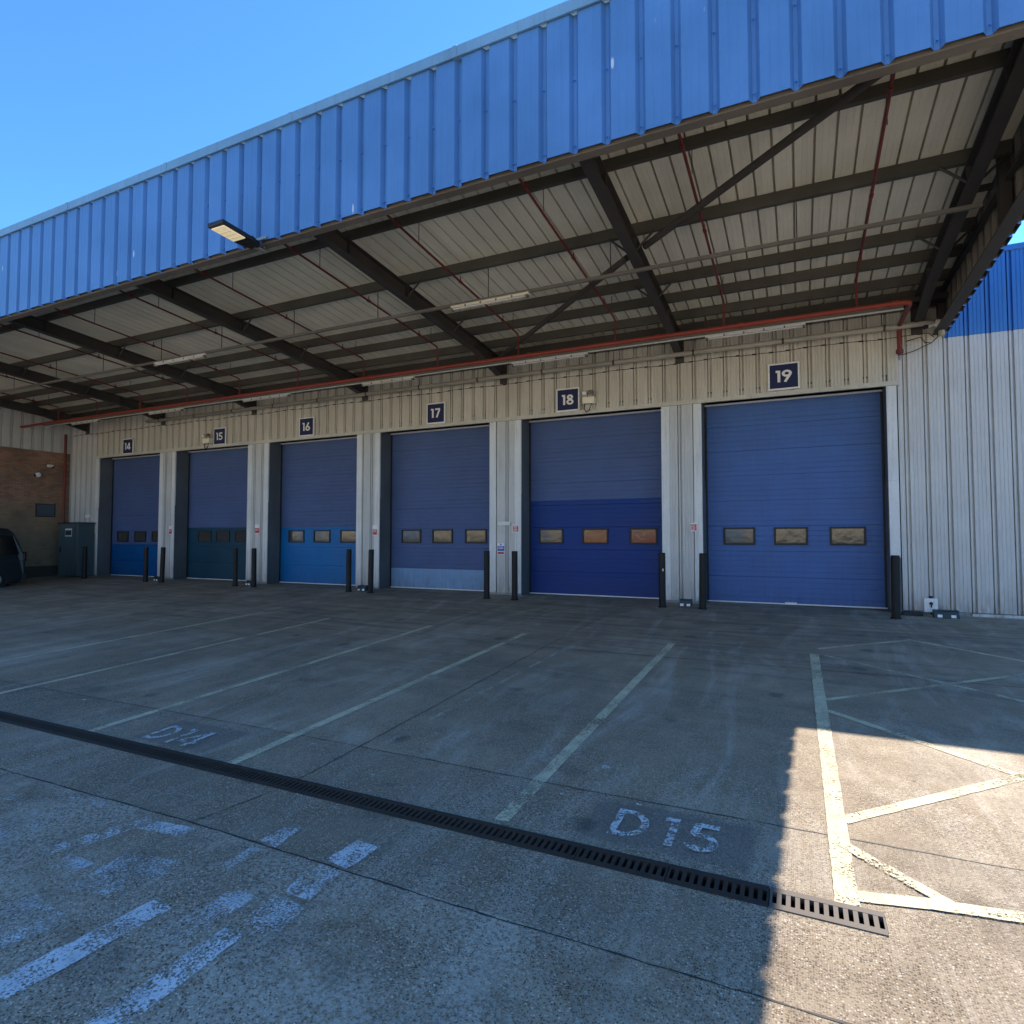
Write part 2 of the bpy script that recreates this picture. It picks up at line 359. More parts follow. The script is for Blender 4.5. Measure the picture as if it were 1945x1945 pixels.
# bay lines running out from the doors
line('parking_line', [(-1.72, -9.77, -1.71, -4.17, .098)], 'line')
line('parking_line', [(-4.07, -9.83, -4.04, -4.22, .095)], 'line')
line('parking_line', [(-5.91, -9.84, -5.88, -4.15, .09)], 'line')
line('parking_line', [(-8.2, -9.86, -8.18, -4.19, .09)], 'line')
line('parking_line', [(-10.1, -9.86, -10.05, -4.08, .09)], 'line')
line('parking_line', [(-12.3, -9.8, -12.2, -4.6, .07)], 'line_faint')
line('parking_line', [(-14.3, -9.8, -14.15, -4.1, .08)], 'line_worn')
line('parking_line', [(-17.4, -8.5, -16.9, -4.6, .08)], 'line_faint')
line('parking_line', [(.18, -9.83, .155, -4.16, .108)], 'line', lift=.0045)
line('hatch_line', [(.21,-3.80,1.46,-2.70,.07)], 'line'); line('hatch_line', [(1.44,-2.70,3.9,-5.0,.07)], 'line')
line('hatch_line', [(.28,-4.20,4.2,-7.55,.08)], 'line_worn'); line('hatch_line', [(.21,-6.30,3.6,-3.25,.07)], 'line_worn')
line('hatch_line', [(.22,-6.66,1.42,-7.76,.075)], 'line'); line('hatch_line', [(.21,-8.93,2.6,-6.55,.085)], 'line')
line('hatch_line', [(1.38,-7.72,3.4,-9.6,.08)], 'line')
line('hatch_line', [(.19,-9.23,.66,-9.66,.075)], 'line', lift=.007)
line('hatch_line', [(.18,-9.745,.55,-9.66,.09), (.53,-9.665,2.2,-9.42,.09)], 'line', lift=.006)
line('faint_line', [(-12.0,-3.9,-8.6,-4.5,.05)], 'line_faint')
line('faint_line', [(-3.2,-9.0,-3.05,-5.0,.05)], 'line_faint')
# joints between the slabs
def joint(pts, wd=.012):
    mb = MB()
    A = []; B = []; n = len(pts)
    fine = []
    for (x0,y0),(x1,y1) in zip(pts, pts[1:]):
        k = max(2, int(math.hypot(x1-x0, y1-y0)/.08))
        fine += [(x0+(x1-x0)*i/k, y0+(y1-y0)*i/k) for i in range(k)]
    fine.append(pts[-1]); along_x = abs(pts[-1][0]-pts[0][0]) > abs(pts[-1][1]-pts[0][1])
    for x, y in fine:
        j = random.uniform(-.004, .004); h = wd*random.uniform(.15, .5)
        if along_x: A.append(gp(x, y+j+h, .002)); B.append(gp(x, y+j-h, .002))
        else: A.append(gp(x+j-h, y, .0025)); B.append(gp(x+j+h, y, .0025))
    mb.strip(B, A); struct(mb.build('slab_joint', M['joint']))
joint([(-24,-9.16),(-8.87,-9.17),(-4.1,-9.13),(-1.3,-9.16),(5,-9.10)], .012)
joint([(-24,-10.62),(-5.5,-10.61),(-3.5,-10.57),(-1.4,-10.60),(5,-10.57)], .014)
joint([(-24,-5.05),(-3.4,-5.05),(-.2,-5.02),(6,-5.1)], .022)
joint([(-3.52,-10.58),(-3.37,-9.99)], .010); joint([(-3.36,-9.83),(-3.37,-5.1),(-3.3,-.6)], .014)
joint([(-8.3,-9.1),(-8.3,-.6)], .01)

# geometric sans strokes used for the bay letters and the door numbers
def arc(cx, cy, rx, ry, a0, a1, n=18): return [(cx+rx*math.cos(R(a0+(a1-a0)*i/n)), cy+ry*math.sin(R(a0+(a1-a0)*i/n))) for i in range(n+1)]
GL = {'1': (.44, [[(.30,0),(.30,1)], [(.10,.925),(.29,.925)]]),
      '4': (.74, [[(.50,0),(.50,1)], [(.45,.95),(.07,.27)], [(.03,.24),(.70,.24)]]),
      '5': (.66, [[(.58,.925),(.20,.925)], [(.21,.96),(.145,.50)], arc(.30,.315,.245,.24,128,-155)]),
      '6': (.66, [arc(.32,.28,.23,.21,0,360,28), [(.115,.37),(.44,1)]]),
      '7': (.64, [[(.05,.925),(.58,.925)], [(.53,.90),(.22,0)]]),
      '8': (.64, [arc(.31,.265,.215,.195,0,360,28), arc(.31,.735,.175,.17,0,360,28)]),
      '9': (.66, [arc(.32,.72,.23,.21,0,360,28), [(.525,.63),(.20,0)]]),
      'D': (.80, [[(.12,0),(.12,1)], [(.12,.92)] + arc(.30,.5,.36,.42,90,-90) + [(.12,.08)]])}
def ribbon(mb, pts, wd, fn, lay):
    closed = math.hypot(pts[0][0]-pts[-1][0], pts[0][1]-pts[-1][1]) < 1e-4
    P = [Vector(p) for p in pts]; A = []; B = []; n = len(P)
    for i, p in enumerate(P):
        if closed: d0 = (P[i]-P[i-1 if i else n-2]); d1 = (P[(i+1) if i < n-1 else 1]-P[i])
        else: d0 = P[i]-P[max(0,i-1)]; d1 = P[min(n-1,i+1)]-P[i]
        d = (d0.normalized() if d0.length > 1e-9 else Vector((0,0))) + (d1.normalized() if d1.length > 1e-9 else Vector((0,0))); d.normalize()
        q = Vector((-d.y, d.x))*wd/2; A.append(fn(*(p+q), lay)); B.append(fn(*(p-q), lay))
    mb.strip(B, A)
def text(mb, s, wd, fn, gap=.03):
    x = 0; k = 0
    for ch in s:
        wch, strokes = GL[ch]
        for st in strokes: ribbon(mb, [(px+x, py) for px, py in st], wd, fn, k); k += 1
        x += wch + gap
def text_w(s, gap=.03): return sum(GL[c][0]+gap for c in s) - gap
mb = MB(); text(mb, 'D15', .15, lambda u, v, l: gp(-1.09+u*.315, -9.655+v*.33, .006+.0012*l), .09); struct(mb.build('bay_lettering', M['letter']))
mb = MB(); text(mb, 'D14', .14, lambda u, v, l: gp(-5.33+u*.30, -9.74+v*.33, .006+.0012*l), .07); struct(mb.build('bay_lettering', M['letter']))
# worn white lettering on the near slab
def patch(pts, mat='white_worn', lift=.0045):
    mb = MB(); out = []
    for (x0,y0),(x1,y1) in zip(pts, pts[1:]+pts[:1]):
        k = max(1, int(math.hypot(x1-x0,y1-y0)/.05))
        out += [(x0+(x1-x0)*i/k+random.uniform(-.006,.006), y0+(y1-y0)*i/k+random.uniform(-.006,.006)) for i in range(k)]
    mb.face([gp(x, y, lift) for x, y in out]); struct(mb.build('painted_mark', M[mat]))
patch([(-2.79,-10.57),(-2.81,-10.36),(-2.86,-10.31),(-2.92,-10.33),(-2.94,-10.56)])
patch([(-2.26,-10.57),(-2.23,-10.33),(-2.40,-10.31),(-2.43,-10.56)])
patch([(-2.25,-10.87),(-2.27,-10.61),(-2.42,-10.61),(-2.44,-10.86)])
patch([(-2.33,-12.4),(-2.34,-11.18),(-2.47,-11.18),(-2.52,-12.4)])
patch([(-2.91,-11.85),(-2.83,-11.18),(-2.98,-11.18),(-3.08,-11.85)])
patch([(-4.83,-10.9),(-4.83,-10.82),(-5.04,-10.8),(-5.04,-10.88)], 'white_faint')
patch([(-4.50,-10.72),(-4.25,-10.68),(-4.30,-10.62),(-4.64,-10.68)], 'white_faint')
patch([(-4.62,-11.05),(-4.35,-11.02),(-4.35,-10.9),(-4.45,-10.85),(-4.62,-10.9)], 'white_faint')
patch([(-3.96,-11.18),(-3.85,-11.0),(-3.76,-10.76),(-3.42,-10.72),(-3.42,-10.61),(-3.84,-10.66),(-3.98,-10.95),(-4.05,-11.15)])
patch([(-3.81,-11.23),(-3.62,-11.20),(-3.60,-11.11),(-3.84,-11.10)], 'white_faint')
patch([(-2.93,-10.88),(-2.85,-10.87),(-2.85,-10.62),(-2.93,-10.62)], 'white_faint')
patch([(-2.42,-11.18),(-2.2,-11.18),(-2.22,-10.9),(-2.45,-10.9)], 'white_faint')
patch([(-3.5,-11.3),(-3.1,-11.25),(-3.15,-10.9),(-3.55,-10.95)], 'white_faint')
patch([(-4.95,-11.35),(-4.35,-11.3),(-4.3,-11.12),(-4.9,-11.1)], 'white_faint')
patch([(-2.75,-11.4),(-2.55,-11.35),(-2.52,-10.95),(-2.7,-10.95)], 'white_faint')
patch([(-3.7,-11.8),(-3.3,-11.8),(-3.2,-11.45),(-3.6,-11.4)], 'white_faint')
for x, y, r in [(-1.35,-8.74,.055),(-1.22,-9.27,.03),(-.98,-9.22,.025),(-3.75,-9.25,.03),(-7.0,-9.25,.035),(-1.5,-9.28,.02),(-2.9,-9.55,.025),(-2.5,-9.6,.02)]:
    mb = MB(); mb.face([gp(x+r*random.uniform(.6,1.1)*math.cos(a*.7), y+r*.55*random.uniform(.7,1.1)*math.sin(a*.7), .005) for a in range(9)])
    struct(mb.build('paint_splash', M['white_worn']))

# ------------------------------------------------------------ channel drain
dr = thing('channel_drain', (DX1, (DY0+DY1)/2, gz(-9.9)), 'long slotted iron drain channel set flush across the concrete yard', 'drain')
t = MB(); z0 = gz(-9.98)-.16
t.face([(DX0,DY0,z0),(DX1,DY0,z0),(DX1,DY1,z0),(DX0,DY1,z0)])
for (a,b),(c,d) in (((DX0,DY0),(DX1,DY0)),((DX1,DY0),(DX1,DY1)),((DX1,DY1),(DX0,DY1)),((DX0,DY1),(DX0,DY0))):
    t.face([(a,b,z0),(c,d,z0),(c,d,gz(d)),(a,b,gz(b))])
t.build('trough', M['trough'], dr)
def grate(mat, xe):
    gm = MB(); yc = (DY0+DY1)/2
    def bx(x0,x1,y0,y1,lift):
        gm.hexa([(x0,y0,gz(y0)-.02),(x1,y0,gz(y0)-.02),(x1,y1,gz(y1)-.02),(x0,y1,gz(y1)-.02)],[(x0,y0,gz(y0)+lift),(x1,y0,gz(y0)+lift),(x1,y1,gz(y1)+lift),(x0,y1,gz(y1)+lift)])
    bx(xe-.498, xe-.002, DY0-.012, DY0+.028, .005); bx(xe-.498, xe-.002, DY1-.028, DY1+.012, .005)
    for k in range(13):
        x = xe-.498 + k*.0413; bx(max(x-.009, xe-.498), min(x+.012, xe-.002), DY0+.028, DY1-.028, .004)
    return gm.build('grate', mat, dr)
g1 = grate(M['iron_sunlit'], DX1); g2 = grate(M['iron'], DX1-.5)
for k in range(2, 33):
    c = g2.copy(); COL.objects.link(c); c.parent = dr; c.location.x = -.5*(k-1)

# ------------------------------------------------------------ ribbed sheet profile
def profile(u0, u1, pitch, phase, gw=.086, gb=.046, gd=.048, micro=3, md=.006, mw=.008, bead=False):
    """(u, depth) points across a sheet: flat pans with fine lines, parted by narrow recessed grooves"""
    pts = []; k0 = math.floor((u0-phase)/pitch)-1; k1 = math.ceil((u1-phase)/pitch)+1
    for k in range(k0, k1+1):
        c = phase + k*pitch
        if bead: pts += [(c-.045, 0), (c-.041, .055), (c-.026, .055), (c-.022, .006), (c+.006, .006), (c+.011, .05), (c+.034, .05), (c+.045, 0)]; gw = .09
        else: pts += [(c-gw/2, 0), (c-gb/2, gd), (c+gb/2, gd), (c+gw/2, 0)]
        if micro:
            span = pitch-gw
            for j in range(1, micro+1):
                q = c+gw/2+span*j/(micro+1); pts += [(q-mw, 0), (q-mw*.3, md), (q+mw*.3, md), (q+mw, 0)]
    out = []
    for (a, da), (b, db) in zip(pts, pts[1:]):
        if b <= u0 or a >= u1: continue
        if a < u0: da = da+(db-da)*(u0-a)/(b-a); a = u0
        if b > u1: db = da+(db-da)*(u1-a)/(b-a) if b > a else db; b = u1
        if not out: out.append((a, da))
        out.append((b, db))
    return out
def clad(mb, u0, u1, z0, z1, fn, pitch=.3175, phase=0, **kw):
    if fn is front: kw['bead'] = True
    pr = profile(u0, u1, pitch, phase, **kw)
    mb.strip([fn(u, d, z0) for u, d in pr], [fn(u, d, z1) for u, d in pr])
front = lambda u, d, z: (u, d, z)          # wall facing the yard; depth goes in
PH = -.70
OPEN = {14: -22.79, 15: -18.64, 16: -14.41, 17: -10.26, 18: -6.04, 19: -1.83}; OW = 3.365
ZL = 4.24                                   # underside of the lintel trim
wh = thing('warehouse', (0,0,0), 'long warehouse clad in ribbed pale metal with six blue loading doors under a blue fascia', 'warehouse')
XW0, XW1 = -24.58, 9.0
m_ = MB(); clad(m_, -22.95, 1.72, ZL+.09, 5.62, front, phase=PH); clad(m_, 1.721, 2.46, 5.036, 5.62, front, phase=PH); m_.build('upper_cladding', M['cream'], wh)
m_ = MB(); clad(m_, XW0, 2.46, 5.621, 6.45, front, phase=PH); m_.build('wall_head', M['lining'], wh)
m_ = MB(); clad(m_, 1.72, XW1, .055, 5.035, front, phase=PH)
m_.cur = 1
for k in range(8, 24):
    for z in (1.05, 1.95, 3.35, .12):
        x = PH + .3175*k
        if x > 1.8: m_.tube([(x, .049, z), (x, .036, z)], .010, 6)
m_.build('end_cladding', [M['pale'], M['black']], wh)
m_ = MB(); clad(m_, 2.462, XW1, 5.04, 6.46, front, phase=PH); m_.box(2.47, XW1, -.03, .10, 6.462, 6.56); m_.build('blue_band', M['bandblue'], wh)
# piers between the doors
pier_x = [(-24.58, OPEN[14]), (OPEN[14]+OW, OPEN[15]), (OPEN[15]+OW, OPEN[16]), (OPEN[16]+OW, OPEN[17]), (OPEN[17]+OW, OPEN[18]), (OPEN[18]+OW, OPEN[19])]
for i, (a, b) in enumerate(pier_x):
    l = .165 if i else 0; r = .155
    m_ = MB(); clad(m_, a+l, b-r, .05, ZL+.088 if i else 5.62, front, phase=PH)
    if not i: clad(m_, b-r+.0005, -22.9505, ZL+.09, 5.62, front, phase=PH)
    p = m_.build('wall_pier', M['pale'], wh)
    if l: m_ = MB(); m_.box(a, a+l+.01, -.012, .03, .05, ZL); m_.build('corner_trim', M['trim'], p)
    m_ = MB(); m_.box(b-r-.01, b, -.012, .03, .05, ZL); m_.build('corner_trim', M['trim'], p)
m_ = MB(); m_.box(OPEN[19]+OW, 1.70, -.014, .03, 1.02, 2.46); m_.box(OPEN[19]+OW, 1.70, -.012, .03, 2.463, ZL); m_.build('corner_trim', M['trim'], wh)
m_ = MB(); m_.box(OPEN[19]+OW, 1.70, -.008, .03, .05, 1.018); m_.build('corner_guard', M['reveal'], wh)
# lintel trim and plinth
m_ = MB(); m_.box(-22.95, 1.74, -.045, .02, ZL+.002, ZL+.035); m_.box(-22.95, 1.74, -.022, .02, ZL+.036, ZL+.095); m_.build('lintel_trim', M['cream'], wh)
for a, b in pier_x + [(1.54, 2.75)]: m_ = MB(); m_.box(a, b, -.006, .05, -.1, .048); m_.build('plinth', M['plinth'], wh)
m_ = MB(); m_.box(2.75, XW1, -.05, .03, -.04, .045); m_.build('base_rail', M['trim'], wh)

DEPTH = .5
def ring(mb, x0, x1, z0, z1, t, y0, y1):
    mb.box(x0, x0+t, y0, y1, z0, z1); mb.box(x1-t, x1, y0, y1, z0, z1); mb.box(x0+t, x1-t, y0, y1, z0, z0+t); mb.box(x0+t, x1-t, y0, y1, z1-t, z1)
def ribs(mb, x0, x1, z0, z1, y, amp=1.0):
    """sectional door leaf: closely spaced horizontal ribs with a deeper joint between sections"""
    P = [(z0, 0)]; z = .03
    while z < 4.4:
        sec = abs(((z-.03)/.535)-round((z-.03)/.535)) < .01
        dd, hw = (.013, .009) if sec else (.0048*amp, .013)
        k = random.uniform(.5, 1.2)
        for a, d in ((z-hw, 0), (z-hw*.35, dd*k), (z+hw*.35, dd*k), (z+hw, 0)):
            if z0 < a < z1: P.append((a, d))
        z += .107
    P.append((z1, 0)); mb.strip([(x1, y+d, z) for z, d in P], [(x0, y+d, z) for z, d in P])
DOORS = {14: ('door_slate', 1.14, 'door_deep', (.36,1.34,2.3)), 15: ('door_slate', 1.71, 'door_teal', (.53,1.40,2.27)), 16: ('door_slate', 1.70, 'door_bright', (.35,1.36,2.37)),
         17: ('door_slate', .55, 'door_light', (.38,1.38,2.39)), 18: ('door_slate', 2.29, 'door_navy', (.26,1.38,2.52)), 19: ('door_blue', None, None, (.36,1.36,2.39))}
for num, x0 in OPEN.items():
    x1 = x0+OW; up, zc, low, wx = DOORS[num]; zb, zt = .035, 4.285
    s = MB()
    s.box(x0-.03, x0-.001, -.004, DEPTH+.04, .0, ZL-.002); s.box(x1+.001, x1+.03, -.004, DEPTH+.04, .0, ZL-.002)
    s.box(x0, x1, .024, DEPTH-.06, ZL+.20, ZL+.23); s.box(x0, x1, DEPTH+.1, DEPTH+.13, .0, ZL+.3); s.box(x0-.028, x0-.002, .024, DEPTH+.13, ZL, ZL+.23); s.box(x1+.002, x1+.028, .024, DEPTH+.13, ZL, ZL+.23)
    # heavier lower guard plates on the jambs
    s.box(x0, x0+.012, .01, DEPTH-.04, .01, 2.45); s.box(x1-.012, x1, .01, DEPTH-.04, .01, 2.45)
    s.build('door_surround', M['reveal'], wh)
    d = MB(); ribs(d, x0+.01, x1-.01, (zc or zb), zt, DEPTH); door = d.build('loading_door', M[up], wh)
    desc = {14: 'slate blue door with deep blue lower section', 15: 'slate blue door with dark teal lower section', 16: 'slate blue door with bright blue lower half', 17: 'slate blue door with pale blue bottom panel', 18: 'slate blue door with navy lower half', 19: 'evenly blue door'}
    door['label'] = desc[num]
    if low: d = MB(); ribs(d, x0+.01, x1-.01, zb, zc-.002, DEPTH-.003, .45); d.build('lower_panel', M[low], door)
    for k, wo in enumerate(wx):
        a = x0+wo; b = a+.635; wz0, wz1 = 1.235, 1.605
        f = MB(); ring(f, a, b, wz0, wz1, .038, DEPTH-.026, DEPTH+.01); f.cur = 1
        f.face([(a+.036, DEPTH-.008, wz0+.036), (b-.036, DEPTH-.008, wz0+.036), (b-.036, DEPTH-.008, wz1-.036), (a+.036, DEPTH-.008, wz1-.036)])
        f.build('window', [M['black'], M['pane']], door)
    d = MB(); d.box(x0+.012, x1-.012, DEPTH-.02, DEPTH+.01, .012, .034); d.build('bottom_seal', M['seal'], door)
    d = MB(); d.box(x0+.012, x1-.012, DEPTH-.06, DEPTH-.002, zt-.034, zt); d.build('top_seal', M['seal'], door)
    for q0 in (x0+.013, x1-.05): d = MB(); d.box(q0, q0+.037, DEPTH-.035, DEPTH-.028, .035, zt-.03); d.build('side_seal', M['black'], door)
    if num == 19: d = MB(); d.box(-.28, -.06, DEPTH-.045, DEPTH-.021, .013, .06); d.build('handle', M['seal'], door)
# roof behind the parapet
m_ = MB(); m_.hexa([(XW0,.12,6.3),(XW1,.12,6.3),(XW1,22,6.3),(XW0,22,6.3)], [(XW0,.12,6.36),(XW1,.12,6.36),(XW1,22,7.8),(XW0,22,7.8)])
m_.box(XW0, XW1, .6, 22, -.1, 6.28); m_.build('roof', M['purlin'], wh)

# ------------------------------------------------------------ canopy
YF = -7.6; GX = 2.50
def sz(y, z0=5.92): return z0 - .08*y
c_ = MB(); pr = profile(XW0, 2.44, .243, .02, gw=.030, gb=.027, gd=-.085, micro=2, md=-.004, mw=.006)
c_.strip([(u, -.04, sz(-.04)-d) for u, d in pr], [(u, YF+.12, sz(YF+.12)-d) for u, d in pr])
c_.strip([(XW0, YF+.12, 6.74),(2.44, YF+.12, 6.74)], [(XW0, -.04, 6.20),(2.44, -.04, 6.20)])
canopy = c_.build('canopy', M['soffit'], wh)
fas = lambda u, d, z: (u, YF+d, z)
m_ = MB(); clad(m_, XW0, GX, 5.298, 6.76, fas, pitch=.339, phase=.05, micro=2, md=.002, gw=.098, gb=.036, gd=.055)
m_.cur = 1
for k in range(-72, 8):
    x = .05+.339*k
    for z in (5.36, 6.05): m_.tube([(x, YF+.034, z), (x, YF+.016, z)], .009, 6)
m_.build('fascia', [M['blue'], M['bandblue']], canopy)
m_ = MB(); m_.box(XW0, GX+.02, YF-.035, YF+.10, 6.80, 6.86); m_.box(XW0, GX+.02, YF-.035, YF-.012, 6.735, 6.80)
for k in range(11): m_.box(-23+2.45*k, -23+2.45*k+.06, YF-.040, YF+.10, 6.733, 6.863)
m_.build('fascia_cap', M['cap'], canopy)
m_ = MB(); m_.box(XW0, 2.44, YF+.063, YF+.175, 5.286, 5.302); m_.box(XW0, 2.44, YF+.063, YF+.072, 5.303, 5.52); m_.build('edge_channel', M['edge'], canopy)
# back of fascia cladding
m_ = MB(); m_.box(XW0, 2.44, YF+.078, YF+.09, 5.53, 6.72); m_.build('fascia_lining', M['lining'], canopy)
RX = [2.04, -2.26, -6.50, -10.76, -15.02, -19.27, -23.5]
def rb(y): return 5.45-.08*y
for X in RX:
    m_ = MB(); ya, yb = -7.4, -.02
    def sec(xa, xb, zfa, zfb):     # prism between y stations following the slope
        ys_ = [ya, -1.5, yb]; 
        for p, q in zip(ys_, ys_[1:]):
            m_.hexa([(xa,p,zfa(p)),(xb,p,zfa(p)),(xb,q,zfa(q)),(xa,q,zfa(q))],[(xa,p,zfb(p)),(xb,p,zfb(p)),(xb,q,zfb(q)),(xa,q,zfb(q))])
    hb = lambda y: rb(y) - (.20*(y+1.5)/1.5 if y > -1.5 else 0)
    sec(X-.08, X+.08, hb, lambda y: hb(y)+.016); sec(X-.006, X+.006, lambda y: hb(y)+.017, lambda y: rb(y)+.246); sec(X-.08, X+.08, lambda y: rb(y)+.247, lambda y: rb(y)+.262)
    for y in (-1.5, -4.14, -5.75): m_.box(X-.07, X-.007, y-.006, y+.006, rb(y)+.02, rb(y)+.245); m_.box(X+.007, X+.07, y-.006, y+.006, rb(y)+.02, rb(y)+.245)
    m_.box(X-.09, X+.09, -.045, -.022, 5.16, 5.75)
    m_.build('rafter', M['steel'], canopy)
    for y in (-4.14, -2.5):
        m_ = MB(); m_.tube([(X+.07, y-.03, rb(y)+.03), (X+.36, y-.03, sz(y)-.17)], .018, 6); m_.tube([(X-.07, y-.03, rb(y)+.03), (X-.36, y-.03, sz(y)-.17)], .018, 6)
        m_.build('knee_brace', M['steel'], canopy)
for y in (-5.70, -4.16, -2.46, -1.70, -.88):
    m_ = MB(); dz_ = .145 if y < -5 else .18
    m_.box(XW0, 2.43, y, y+.012, sz(y)-dz_, sz(y)-.006)
    m_.box(XW0, 2.43, y+.013, y+.07, sz(y)-dz_, sz(y)-dz_+.015); m_.box(XW0, 2.43, y+.058, y+.07, sz(y)-dz_+.016, sz(y)-dz_+.035)
    m_.build('purlin', M['purlin'], canopy)
m_ = MB(); m_.box(XW0, 2.43, -.36, -.12, 5.62, 5.72); m_.box(XW0, 2.43, -.30, -.27, 5.73, 5.90); m_.box(XW0, 2.43, -.62, -.58, 5.58, 5.66); m_.build('eaves_beam', M['steel'], canopy)
m_ = MB(); m_.tube([(XW0, -.52, 5.60), (1.9, -.52, 5.60)], .028, 10); m_.build('service_pipe', M['galv'], canopy)
zbp = lambda y: 5.60-.08*y
for a, b in (((-2.08,-4.05),(1.9,-7.14)), ((-2.42,-3.83),(-6.3,-.66))):
    m_ = MB(); m_.tube([(a[0],a[1],zbp(a[1])-.02),(b[0],b[1],zbp(b[1])-.02)], .052, 12); m_.build('wind_brace', M['steel'], canopy)
# open gable end, seen from inside
gab = lambda u, d, z: (GX-d, u, z)
gbz = lambda y: 5.10 - .021*y
m_ = MB(); pr = profile(YF, 0, .339, -.1, micro=0); m_.strip([(GX-d, u, gbz(u)) for u, d in pr], [(GX-d, u, 6.80) for u, d in pr]); m_.build('gable_cladding', M['blue'], canopy)
m_ = MB(); pr = profile(YF+.08, -.03, .339, -.1, micro=0); m_.strip([(GX-.006-d, u, 6.74) for u, d in pr], [(GX-.006-d, u, gbz(u)+.004) for u, d in pr]); m_.build('gable_lining', M['lining'], canopy)
m_ = MB()
def gb_(x0, x1, za, zb):
    m_.hexa([(x0,YF+.2,gbz(YF+.2)+za),(x1,YF+.2,gbz(YF+.2)+za),(x1,-.03,gbz(0)+za),(x0,-.03,gbz(0)+za)],[(x0,YF+.2,gbz(YF+.2)+zb),(x1,YF+.2,gbz(YF+.2)+zb),(x1,-.03,gbz(0)+zb),(x0,-.03,gbz(0)+zb)])
gb_(2.28, 2.448, .0, .02); gb_(2.435, 2.448, .021, .17)
m_.build('gable_beam', M['steel'], canopy)
for y in (-.20, -3.95, -7.2): m_ = MB(); m_.box(2.33, 2.445, y-.06, y+.06, gbz(y)+.021, 6.5 if y < -1 else 5.9); m_.build('gable_post', M['steel'], canopy)
for q in ((2.13, 2.37, -3.6, -3.54, 5.95, 6.02), (2.13, 2.37, -2.0, -1.94, 5.85, 5.9), (2.38, 2.44, -7.1, -4.02, 5.80, 5.86), (2.38, 2.44, -3.88, -.27, 5.80, 5.86)): m_ = MB(); m_.box(*q); m_.build('gable_rail', M['steel'], canopy)

# ------------------------------------------------------------ brick building closing the left side
bb = thing('brick_building', (-24.58,-4,0), 'brown brick building with ribbed metal cladding above, closing the left end of the canopy', 'building')
m_ = MB(); m_.box(-36, -24.58, -9.5, .4, .36, 4.50); bw = m_.build('brick_wall', M['brick'], bb)
m_ = MB(); m_.box(-36, -24.56, -9.5, .4, -.5, .36); m_.build('plinth', M['dark'], bb)
m_ = MB(); pr = profile(-9.5, .06, .3175, 0, bead=True); m_.strip([(-24.545-d, u, 4.50) for u, d in pr], [(-24.545-d, u, 6.55) for u, d in pr]); m_.box(-36,-24.60,-9.5,.4,4.51,6.6); m_.build('ribbed_cladding', M['pale'], bb)
m_ = MB(); m_.box(-24.58,-24.565,-1.10,-.46,2.12,2.60); m_.cur = 1; ring_ = [( -1.10,-1.06,2.12,2.60),(-.50,-.46,2.12,2.60),(-1.06,-.50,2.12,2.16),(-1.06,-.50,2.56,2.60)]
for a, b, c, d in ring_: m_.box(-24.566,-24.55,a,b,c,d)
m_.build('blocked_window', [plain('blocked_grey', (.07,.09,.12), .5), M['dark']], bb)
m_ = MB(); m_.tube([(-24.50,-.22,.0),(-24.50,-.22,5.2)], .045, 10); m_.build('down_pipe', M['dull_red'], bb)
al = thing('alarm_bell', (-24.58,-1.06,3.62), 'round white alarm bell fixed high on the brown brick wall', 'alarm')
m_ = MB(); m_.tube([(-24.58,-1.06,3.62),(-24.50,-1.06,3.62),(-24.47,-1.06,3.62)], [.085,.085,.05], 16); m_.build('bell', M['cold_white'], al, smooth=False)
m_ = MB(); m_.tube([(-24.58,-1.13,3.60),(-24.52,-1.13,3.60)], [.05,.05], 10); m_.build('backplate', M['black'], al)
sl_ = thing('wall_lamp', (-24.58,-.68,3.98), 'small white box lamp on the brick wall above the round alarm bell', 'lamp')
m_ = MB(); m_.box(-24.58,-24.46,-.78,-.62,3.93,4.02); m_.build('lamp_body', M['white'], sl_, bevel=.01)
m_ = MB(); m_.box(-24.56,-24.44,-.66,-.60,3.90,3.95); m_.build('lamp_lens', M['black'], sl_)

# ------------------------------------------------------------ sprinkler pipework
sp = thing('sprinkler_pipework', (0,-1.65,5.25), 'red sprinkler main running above the doors with branch pipes out under the canopy roof', 'pipework')
m_ = MB(); m_.tube([(-24.5,-1.65,5.25),(1.62,-1.65,5.25),(1.70,-1.62,5.25),(1.72,-1.55,5.25)], .040, 14)
for x in (-22,-17.9,-13.6,-9.3,-5.1,-2.4,-.9,1.5): m_.tube([(x-.05,-1.65,5.25),(x+.05,-1.65,5.25)], .052, 14)
m_.build('main_pipe', M['red_pipe'], sp)
m_ = MB(); m_.tube([(1.72,-1.545,5.25),(1.74,-.28,5.30),(1.745,-.19,5.27),(1.745,-.17,5.18),(1.745,-.17,4.86)], .040, 14); m_.build('drop_pipe', M['dull_red'], sp)
m_ = MB(); m_.tube([(1.745,-.17,4.87),(1.745,-.17,4.80)], .062, 12); m_.tube([(1.745,-.17,4.80),(1.745,-.17,4.755)], .03, 10); m_.build('end_valve', M['dull_red'], sp)
m_ = MB(); m_.tube([(1.745,-.17,4.754),(1.745,-.17,4.68)], .026, 10); m_.tube([(1.70,-.2,4.72),(1.79,-.2,4.72)], .012, 8); m_.tube([(1.745,-.19,4.93),(1.93,-.19,4.93)], .007, 6); m_.build('gauge', M['brass'], sp)
BX = [.95, -1.18, -3.23, -5.35, -7.38, -9.50, -11.62, -13.75, -15.88, -18.0, -20.15, -22.25]
hz = lambda y: 5.60-.08*y
